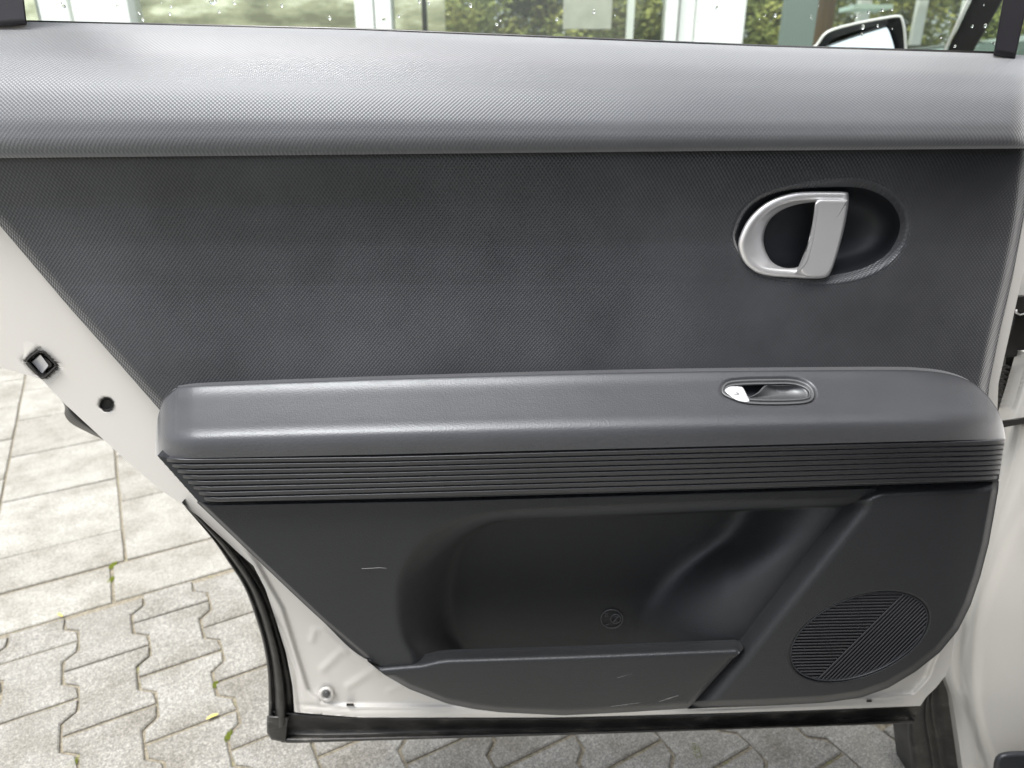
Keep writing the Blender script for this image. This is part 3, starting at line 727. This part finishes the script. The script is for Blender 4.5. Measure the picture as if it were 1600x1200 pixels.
# upper pillar face behind the hinge, sheet coloured dark for the shaded gap, gap line
surf('dark_gap_sheet',[[(1606,90),(1600,330),(1572,560),(1545,800),(1490,1000)],[(1680,90),(1680,330),(1660,560),(1640,800),(1600,1000)]],[-.16,-.15],DK,car,40,.01)
surf('pillar_edge',[[(1606,380),(1592,420),(1586,466)],[(1640,380),(1640,420),(1640,466)]],[-.12,-.10],PAINT,car,20,.01)
surf('door_jamb',[[(1612,90),(1612,250),(1604,380)],[(1800,90),(1800,250),(1800,380)]],[-.125,-.09],PAINT,car,20,.01)
P=spline([(1575,470),(1584,463),(1600,461),(1622,466),(1624,485),(1600,490),(1576,486)],40)
rings('hinge_knuckle',[R(P,-.13),R(P,-.10),R(shrink(P,3),-.095)],DK,car)
bar('hinge_plate',[(1586,490),(1640,482),(1630,556),(1568,558)],DK,-.14,-.105,car)
bar('hinge_arm',[(1562,492),(1582,490),(1574,552),(1556,550)],DK,-.15,-.12,car)
tube('hinge_pin_clip',[tuple(q) for q in L([1588,1588,1594,1602,1612],[484,489,492,490,488],-.092)],.0011,SATIN,car,6)
for i in range(9):
    y=572+i*7.6; x=1566-i*2.0
    tube('cable_boot_ring',[tuple(q) for q in L([x-9+0*i,x-4,x+4,x+10],[y+2,y,y,y+2.5],[-.11,-.10,-.10,-.11])],.0024,RUB,car,8)
bar('panel_gap_strip',[(1566,657),(1612,650),(1612,660),(1568,668)],DK,-.07,-.055,car)  # black strip standing in for the gap line between body panels
# sill with rubber strips, from the door corner down to the right edge
def w_(f,t): return f
so=[(1436,1108),(1418,1128),(1424,1200),(1430,1260)]; si=[(1470,1020),(1478,1060),(1496,1120),(1528,1260)]
strip('sill_cover',[(1446,1070),(1419,1126),(1422,1180),(1432,1270)],[(1478,1020),(1482,1070),(1500,1130),(1532,1270)],[(0,-.13),(.06,-.105),(.16,-.10),(.34,-.105),(.36,-.098),(.42,-.094),(.46,-.103),(.5,-.096),(.58,-.094),(.62,-.102),(.75,-.10),(.9,-.098),(1,-.09)],RUB,car,60,.05)
P=spline([(1552,1215),(1553,1190),(1560,1178),(1575,1174),(1600,1173),(1660,1172),(1660,1260),(1552,1260)],60)
rings('scuff_trim',[R(P,.0),R(P,.045),R(shrink(P,3),.052),R(shrink(P,8),.055)],SMOOTH,car)
# front part of the car, in the door frame: outer skin runs forward (away) from the hinge
DX,DY=.34,.94
def cs(f,s_,z): # f forward along the car side, s_ outwards to the left, z height
    x=.67+f*DX-s_*DY; y=.08+f*DY+s_*DX
    return (x,y,z-Z0)
def loft(name,secs,mat,par,caps=True,closed=True):
    n=len(secs[0]); V=[p for s_ in secs for p in s_]; Fc=[]
    for i in range(len(secs)-1):
        for j in range(n if closed else n-1): Fc.append((i*n+j,i*n+(j+1)%n,(i+1)*n+(j+1)%n,(i+1)*n+j))
    if caps: Fc.append(tuple(range(n))); Fc.append(tuple((len(secs)-1)*n+k for k in range(n)))
    return obj(name,mesh(name,V,Fc,smooth=False),mat,par)
loft('front_door_skin',[[cs(f,o,z) for o,z in ((-.10,.32),(.0,.35),(.03,.6),(.02,.85),(-.01,1.02),(-.08,1.04),(-.12,1.0))] for f in (.12,.5,.9,1.3,1.8)],PAINT,car)
bar('windscreen_pillar',[(1474,92),(1533,-30),(1585,-30),(1514,92)],DK,-1.10,-1.0,car)
bar('pillar_moulding',[(1467,92),(1525,-30),(1531,-30),(1473,92)],PAINT,-1.08,-.985,car)
rings('windscreen_edge',[R(np.array([(1514,92),(1585,-30),(1700,-30),(1700,92)],float),-1.09)],GLASS,car)
fg=obj('front_side_glass',mesh('front_side_glass',[cs(.15,-.03,1.02),cs(1.0,-.05,1.02),cs(.47,-.2,1.54),cs(.15,-.2,1.54)],[(0,1,2,3)],False),GLASS,car)
loft('bonnet',[[cs(f,o,z) for o,z in ((-.02,.7),(-.05,.92),(-.4,1.0-.06*(f-1.4)),(-.9,1.0-.06*(f-1.4)),(-.9,.7))] for f in (1.35,1.8,2.3,2.5)],PAINT,car)
# side mirror: outline traced at its own distance (about 1.9 m away), real depth
wm=-1.15
MO=spline([(1268,76),(1275,68),(1292,48),(1330,36),(1380,26),(1405,23),(1412,30),(1416,50),(1418,80),(1422,110),(1405,125),(1340,128),(1285,118),(1266,95)],90)
mir=rings('side_mirror',[R(shrink(MO,16),wm-.14),R(shrink(MO,6),wm-.10),R(shrink(MO,1),wm-.04),R(MO,wm),R(shrink(MO,2),wm+.012),R(shrink(MO,4.5),wm+.012),R(shrink(MO,6),wm-.004)],PAINT,car,cap0=True,cap1=False)
MI=shrink(MO,4.8)
MG=spline([(1287,82),(1292,70),(1306,58),(1345,46),(1378,40),(1386,44),(1390,60),(1393,85),(1394,105),(1370,113),(1320,114),(1292,104)],90); MG=align(MI,MG)
rings('mirror_surround',[R(MI,wm+.011),R(shrink(MI,2.5),wm+.004),R(MG,wm-.030),R(shrink(MG,1),wm-.034)],SMOOTH,mir,cap1=False)
MIR=metal('mirror_silver',(.9,.93,.93),.02)
A=L(MG[:,0],MG[:,1],wm-.029); cz_=A[:,2].mean()
A[:,1]-=0; A=np.array([[p[0],p[1]+(p[2]-cz_)*.0,p[2]] for p in A])
# tilted upwards so that it shows the bright sky behind the photographer
A2=A.copy(); A2[:,1]+=(A[:,2]-cz_)*.16-(A[:,0]-A[:,0].mean())*.38+.012
rings('mirror_glass',[A2],MIR,mir)
tube('mirror_arm',[tuple(L(1405,118,wm-.03)),tuple(L(1450,130,wm-.05)),tuple(L(1500,140,wm-.1))],.02,SMOOTH,mir,10)
# rest of the body: roof, rear quarter and seat beside the photographer
loft('roof',[[cs(f,o,z) for o,z in ((-.20,1.50),(-.22,1.58),(-.7,1.62),(-1.5,1.58),(-1.5,1.54),(-.7,1.56))] for f in (.5,-.2,-1.2,-1.9)],PAINT,car)
loft('rear_quarter',[[cs(f,o,z) for o,z in ((-.10,.32),(.0,.35),(.04,.6),(.03,.85),(-.01,1.02),(-.2,1.52),(-.25,1.5),(-.14,1.0))] for f in (-1.15,-1.5,-2.0,-2.3)],PAINT,car)
loft('rocker',[[cs(f,o,z) for o,z in ((-.16,.22),(.01,.22),(.015,.32),(-.03,.36),(-.16,.36))] for f in (-.5,-.8,-1.2)],PAINT,car)
SEAT=plastic('seat_cloth',(.06,.06,.065),.8,.0005)
loft('rear_seat',[[cs(f,o,z) for o,z in ((-.22,.36),(-.2,.55),(-.9,.58),(-1.4,.55),(-1.4,.36))] for f in (-.45,-1.0)],SEAT,car)
loft('seat_back',[[cs(f,o,z) for o,z in ((-.22,.5),(-.25,1.1),(-1.4,1.1),(-1.4,.5))] for f in (-.95,-1.15)],SEAT,car)
loft('front_seat_back',[[cs(f,o,z) for o,z in ((-.24,.45),(-.27,1.15),(-1.4,1.15),(-1.4,.45))] for f in (.18,.0)],SEAT,car)

HL=plastic('headliner',(.10,.10,.10),.9,.0002)
loft('far_side',[[cs(f,o,z) for o,z in ((-1.45,.25),(-1.45,1.55),(-1.52,1.55),(-1.52,.25))] for f in (.6,-1.9)],HL,car)
loft('cabin_floor',[[cs(f,o,z) for o,z in ((-.16,.30),(-.16,.36),(-1.5,.36),(-1.5,.30))] for f in (.6,-1.9)],HL,car)
loft('rear_bulkhead',[[cs(f,o,z) for o,z in ((-.25,.3),(-.25,1.5),(-1.5,1.5),(-1.5,.3))] for f in (-1.8,-1.9)],HL,car)
# ---------------- building behind with glazed front ----------------
FW0=F*CP+560*SP
def bx(u,Y): return (u-800)/FW0*Y
WHITE=paint('white_frame_paint',(.80,.81,.80),.2)
bld=empty('building',(0,5,0),label='building with white window frames seen through the car window',category='building')
def bbox(name,u0,u1,y0,y1,z0,z1,mat,par=bld):
    o=box(name,bx(u0,y0),bx(u1,y0),y0-5,y1-5,z0,z1,mat,par,bev=.004); return o
Y=5.0
for u0,u1,dy in ((118,150,.03),(62,112,.10),(150,205,0.0),(556,584,.06),(587,612,.02),(1040,1058,.05),(1061,1084,.10),(1088,1112,.05),(1114,1163,0),(-400,-340,0),(1900,1960,0)):
    bbox('frame_post',u0,u1,Y-.06+dy,Y+.12,0,2.35,WHITE)
CON=M('pale_render',(.55,.54,.50),.85); _n=CON.noise(8,5); CON.col(CON.ramp(_n,[(.3,(.48,.47,.43)),(.7,(.60,.59,.55))])); CON=CON.m
box('facade_base',-9,9,-.05,.15,0,.35,CON,bld); box('fascia',-9,9,-.10,.2,2.35,2.75,WHITE,bld,.01)
box('roof_slab',-9,9,-.1,1.2,2.75,2.85,CON,bld)
gq=[(-9,bx(62,Y)),(bx(205,Y),bx(556,Y)),(bx(612,Y),bx(1040,Y)),(bx(1163,Y),9)]
for a,b_ in gq: box('window_pane',a+.004,b_-.004,.04,.05,.35,2.35,BGLASS,bld)
DF=M('showroom_floor',(.32,.31,.24),.25); _n=DF.noise(2,3,sc=(1,3,1)); DF.col(DF.ramp(_n,[(.35,(.22,.21,.14)),(.6,(.45,.44,.36))])); DF=DF.m
box('showroom_floor',-9,9,.16,6.9,0,.02,DF,bld)  # hall interior added as a stand-in for what the panes reflect
def wallm():
    m=M('reflection_streak_wall',(.2,.19,.12),.6); a=m.noise(1.6,5,.6,sc=(1,1,3.2)); m.col(m.ramp(a,[(.34,(.16,.16,.09)),(.5,(.42,.41,.28)),(.62,(.85,.83,.68))])); return m.m  # pale streaks painted for the yard reflected in the left pane
box('back_wall',-9,bx(700,9),3.6,3.7,.02,2.7,wallm(),bld)
WOOD=M('brown_wood',(.20,.10,.04),.5); _n=WOOD.noise(12,5,sc=(1,1,.1)); WOOD.col(WOOD.ramp(_n,[(.3,(.13,.065,.03)),(.7,(.28,.15,.07))])); WOOD=WOOD.m
def bb(name,u0,u1,Yd,dep,z0,z1,mat): return box(name,bx(u0,Yd),bx(u1,Yd),Yd-5,Yd-5+dep,z0,z1,mat,bld)
bb('wood_column',1283,1301,6.2,.12,0,2.7,WOOD)
bb('rear_frame',1340,1356,8.6,.08,0,2.7,WHITE); bb('rear_frame',1430,1444,8.6,.08,0,2.7,WHITE); bb('rear_frame',1240,1250,8.6,.08,0,2.7,WHITE); bb('rear_frame',1502,1512,8.6,.08,0,2.7,WHITE)
bb('rear_frame',980,990,8.6,.08,0,2.7,WHITE); bb('rear_frame',660,668,8.6,.08,0,2.7,WHITE)
GREY=M('grey_panel',(.22,.27,.27),.5).m
bb('partition_panel',1222,1280,7.2,.05,0,2.7,GREY); bb('partition_panel',880,955,7.0,.05,1.62,2.7,CON)
BEAM=M('dark_beam',(.035,.035,.02),.7).m
bb('beam',1180,1560,8.4,.15,2.02,2.12,BEAM); bb('beam',1200,1560,8.5,.1,1.50,1.58,BEAM); bb('counter',612,1160,7.0,.5,1.30,1.52,BEAM)
LAMPW=M('light_strip_panel',(.7,.85,.8),.3).m
bb('ceiling_strip',1330,1390,6.6,.3,1.74,1.77,LAMPW)
# silver car body added to stand in for a car reflected in the glass
pc_=empty('reflected_car',(4.4,7.4,0),label='silver grey car standing in for a car reflected in the building glass, just right of the side mirror',category='car')
SIL=paint('silver_paint',(.42,.45,.45),.8)
def sec(x,pr): return [(x,y,z) for y,z in pr]
body=[(-2.1,.85,.55,.62),(-2.0,.88,.35,.80),(-1.2,.92,.30,.95),(0,.93,.30,1.0),(1.3,.92,.30,1.0),(1.95,.88,.38,.95),(2.05,.84,.5,.85)]
loft('body',[sec(x,[(-w*.9,z0),(-w,z0+.15),(-w,z1-.1),(-w*.85,z1),(w*.85,z1),(w,z1-.1),(w,z0+.15),(w*.9,z0)]) for x,w,z0,z1 in body],SIL,pc_)
loft('cabin_glass',[sec(x,[(-w,.98),(-w*.82,z),(w*.82,z),(w,.98)]) for x,w,z in ((-1.15,.78,1.0),(-.35,.80,1.50),(.9,.80,1.52),(1.65,.76,1.05))],GREY,pc_)
loft('roof',[sec(x,[(-.66,1.50),(-.5,z),(.5,z),(.66,1.50)]) for x,z in ((-.38,1.51),(.2,1.58),(.95,1.53))],SIL,pc_)
for wx in (-1.3,1.3):
    for wy in (-.88,.70):
        w_o=loft('wheel',[[(wx+q*math.cos(a),wy+dy,.33+q*math.sin(a)) for a in np.linspace(0,2*math.pi,20,endpoint=False)] for dy,q in ((0,.28),(.03,.33),(.15,.33),(.18,.28))],RUB,pc_)
# bushes behind the glazed back, standing in for foliage reflected in the glass
LEAF=M('leaf_green',(.09,.14,.02),.8); _oi=LEAF.noise(1.5,3); LEAF.col(LEAF.ramp(_oi,[(.3,(.07,.08,.02)),(.5,(.17,.19,.045)),(.7,(.38,.34,.09))])); LEAF=LEAF.m
BARK=M('bark',(.08,.06,.04),.9).m
def bush(x,y,h,r,label,n=16000):
    t=empty('bush',(x,y,0),label=label,category='bush',group='bushes standing in for reflected foliage')
    V=[];Fc=[]; cl=[(random.uniform(-r,r)*.7,random.uniform(-r,r)*.7,random.uniform(.3,h)) for _ in range(26)]
    for i in range(n):
        c=random.choice(cl); d=Vector((random.gauss(0,1),random.gauss(0,1),random.gauss(0,1))); d.normalize(); d*=random.uniform(.2,.5)*r
        p=Vector(c)+d; a=Vector((random.gauss(0,1),random.gauss(0,1),random.gauss(0,1))).normalized(); b=a.orthogonal().normalized(); s_=random.uniform(.035,.07); k=len(V)
        V+=[p-a*s_,p+b*s_*.5,p+a*s_,p-b*s_*.5]; Fc.append((k,k+1,k+2,k+3))
    obj('crown',mesh('crown',V,Fc,False),LEAF,t); 
    tube('trunk',[(0,0,0),(.03,0,h*.4),(-.05,.04,h*.8)],[.06,.045,.02],BARK,t,8)
pos=[(-1.2,'leftmost'),(.6,'second'),(2.3,'third'),(4.0,'fourth'),(5.8,'fifth'),(7.6,'rightmost')]
for i,(x,wd) in enumerate(pos): bush(x,13+random.uniform(-.6,.6),2.9+.3*random.random(),1.15,'leafy green bush standing in for foliage reflected in the glazed building, %s of the row'%wd)
print('stones',cnt,'far',len(far))
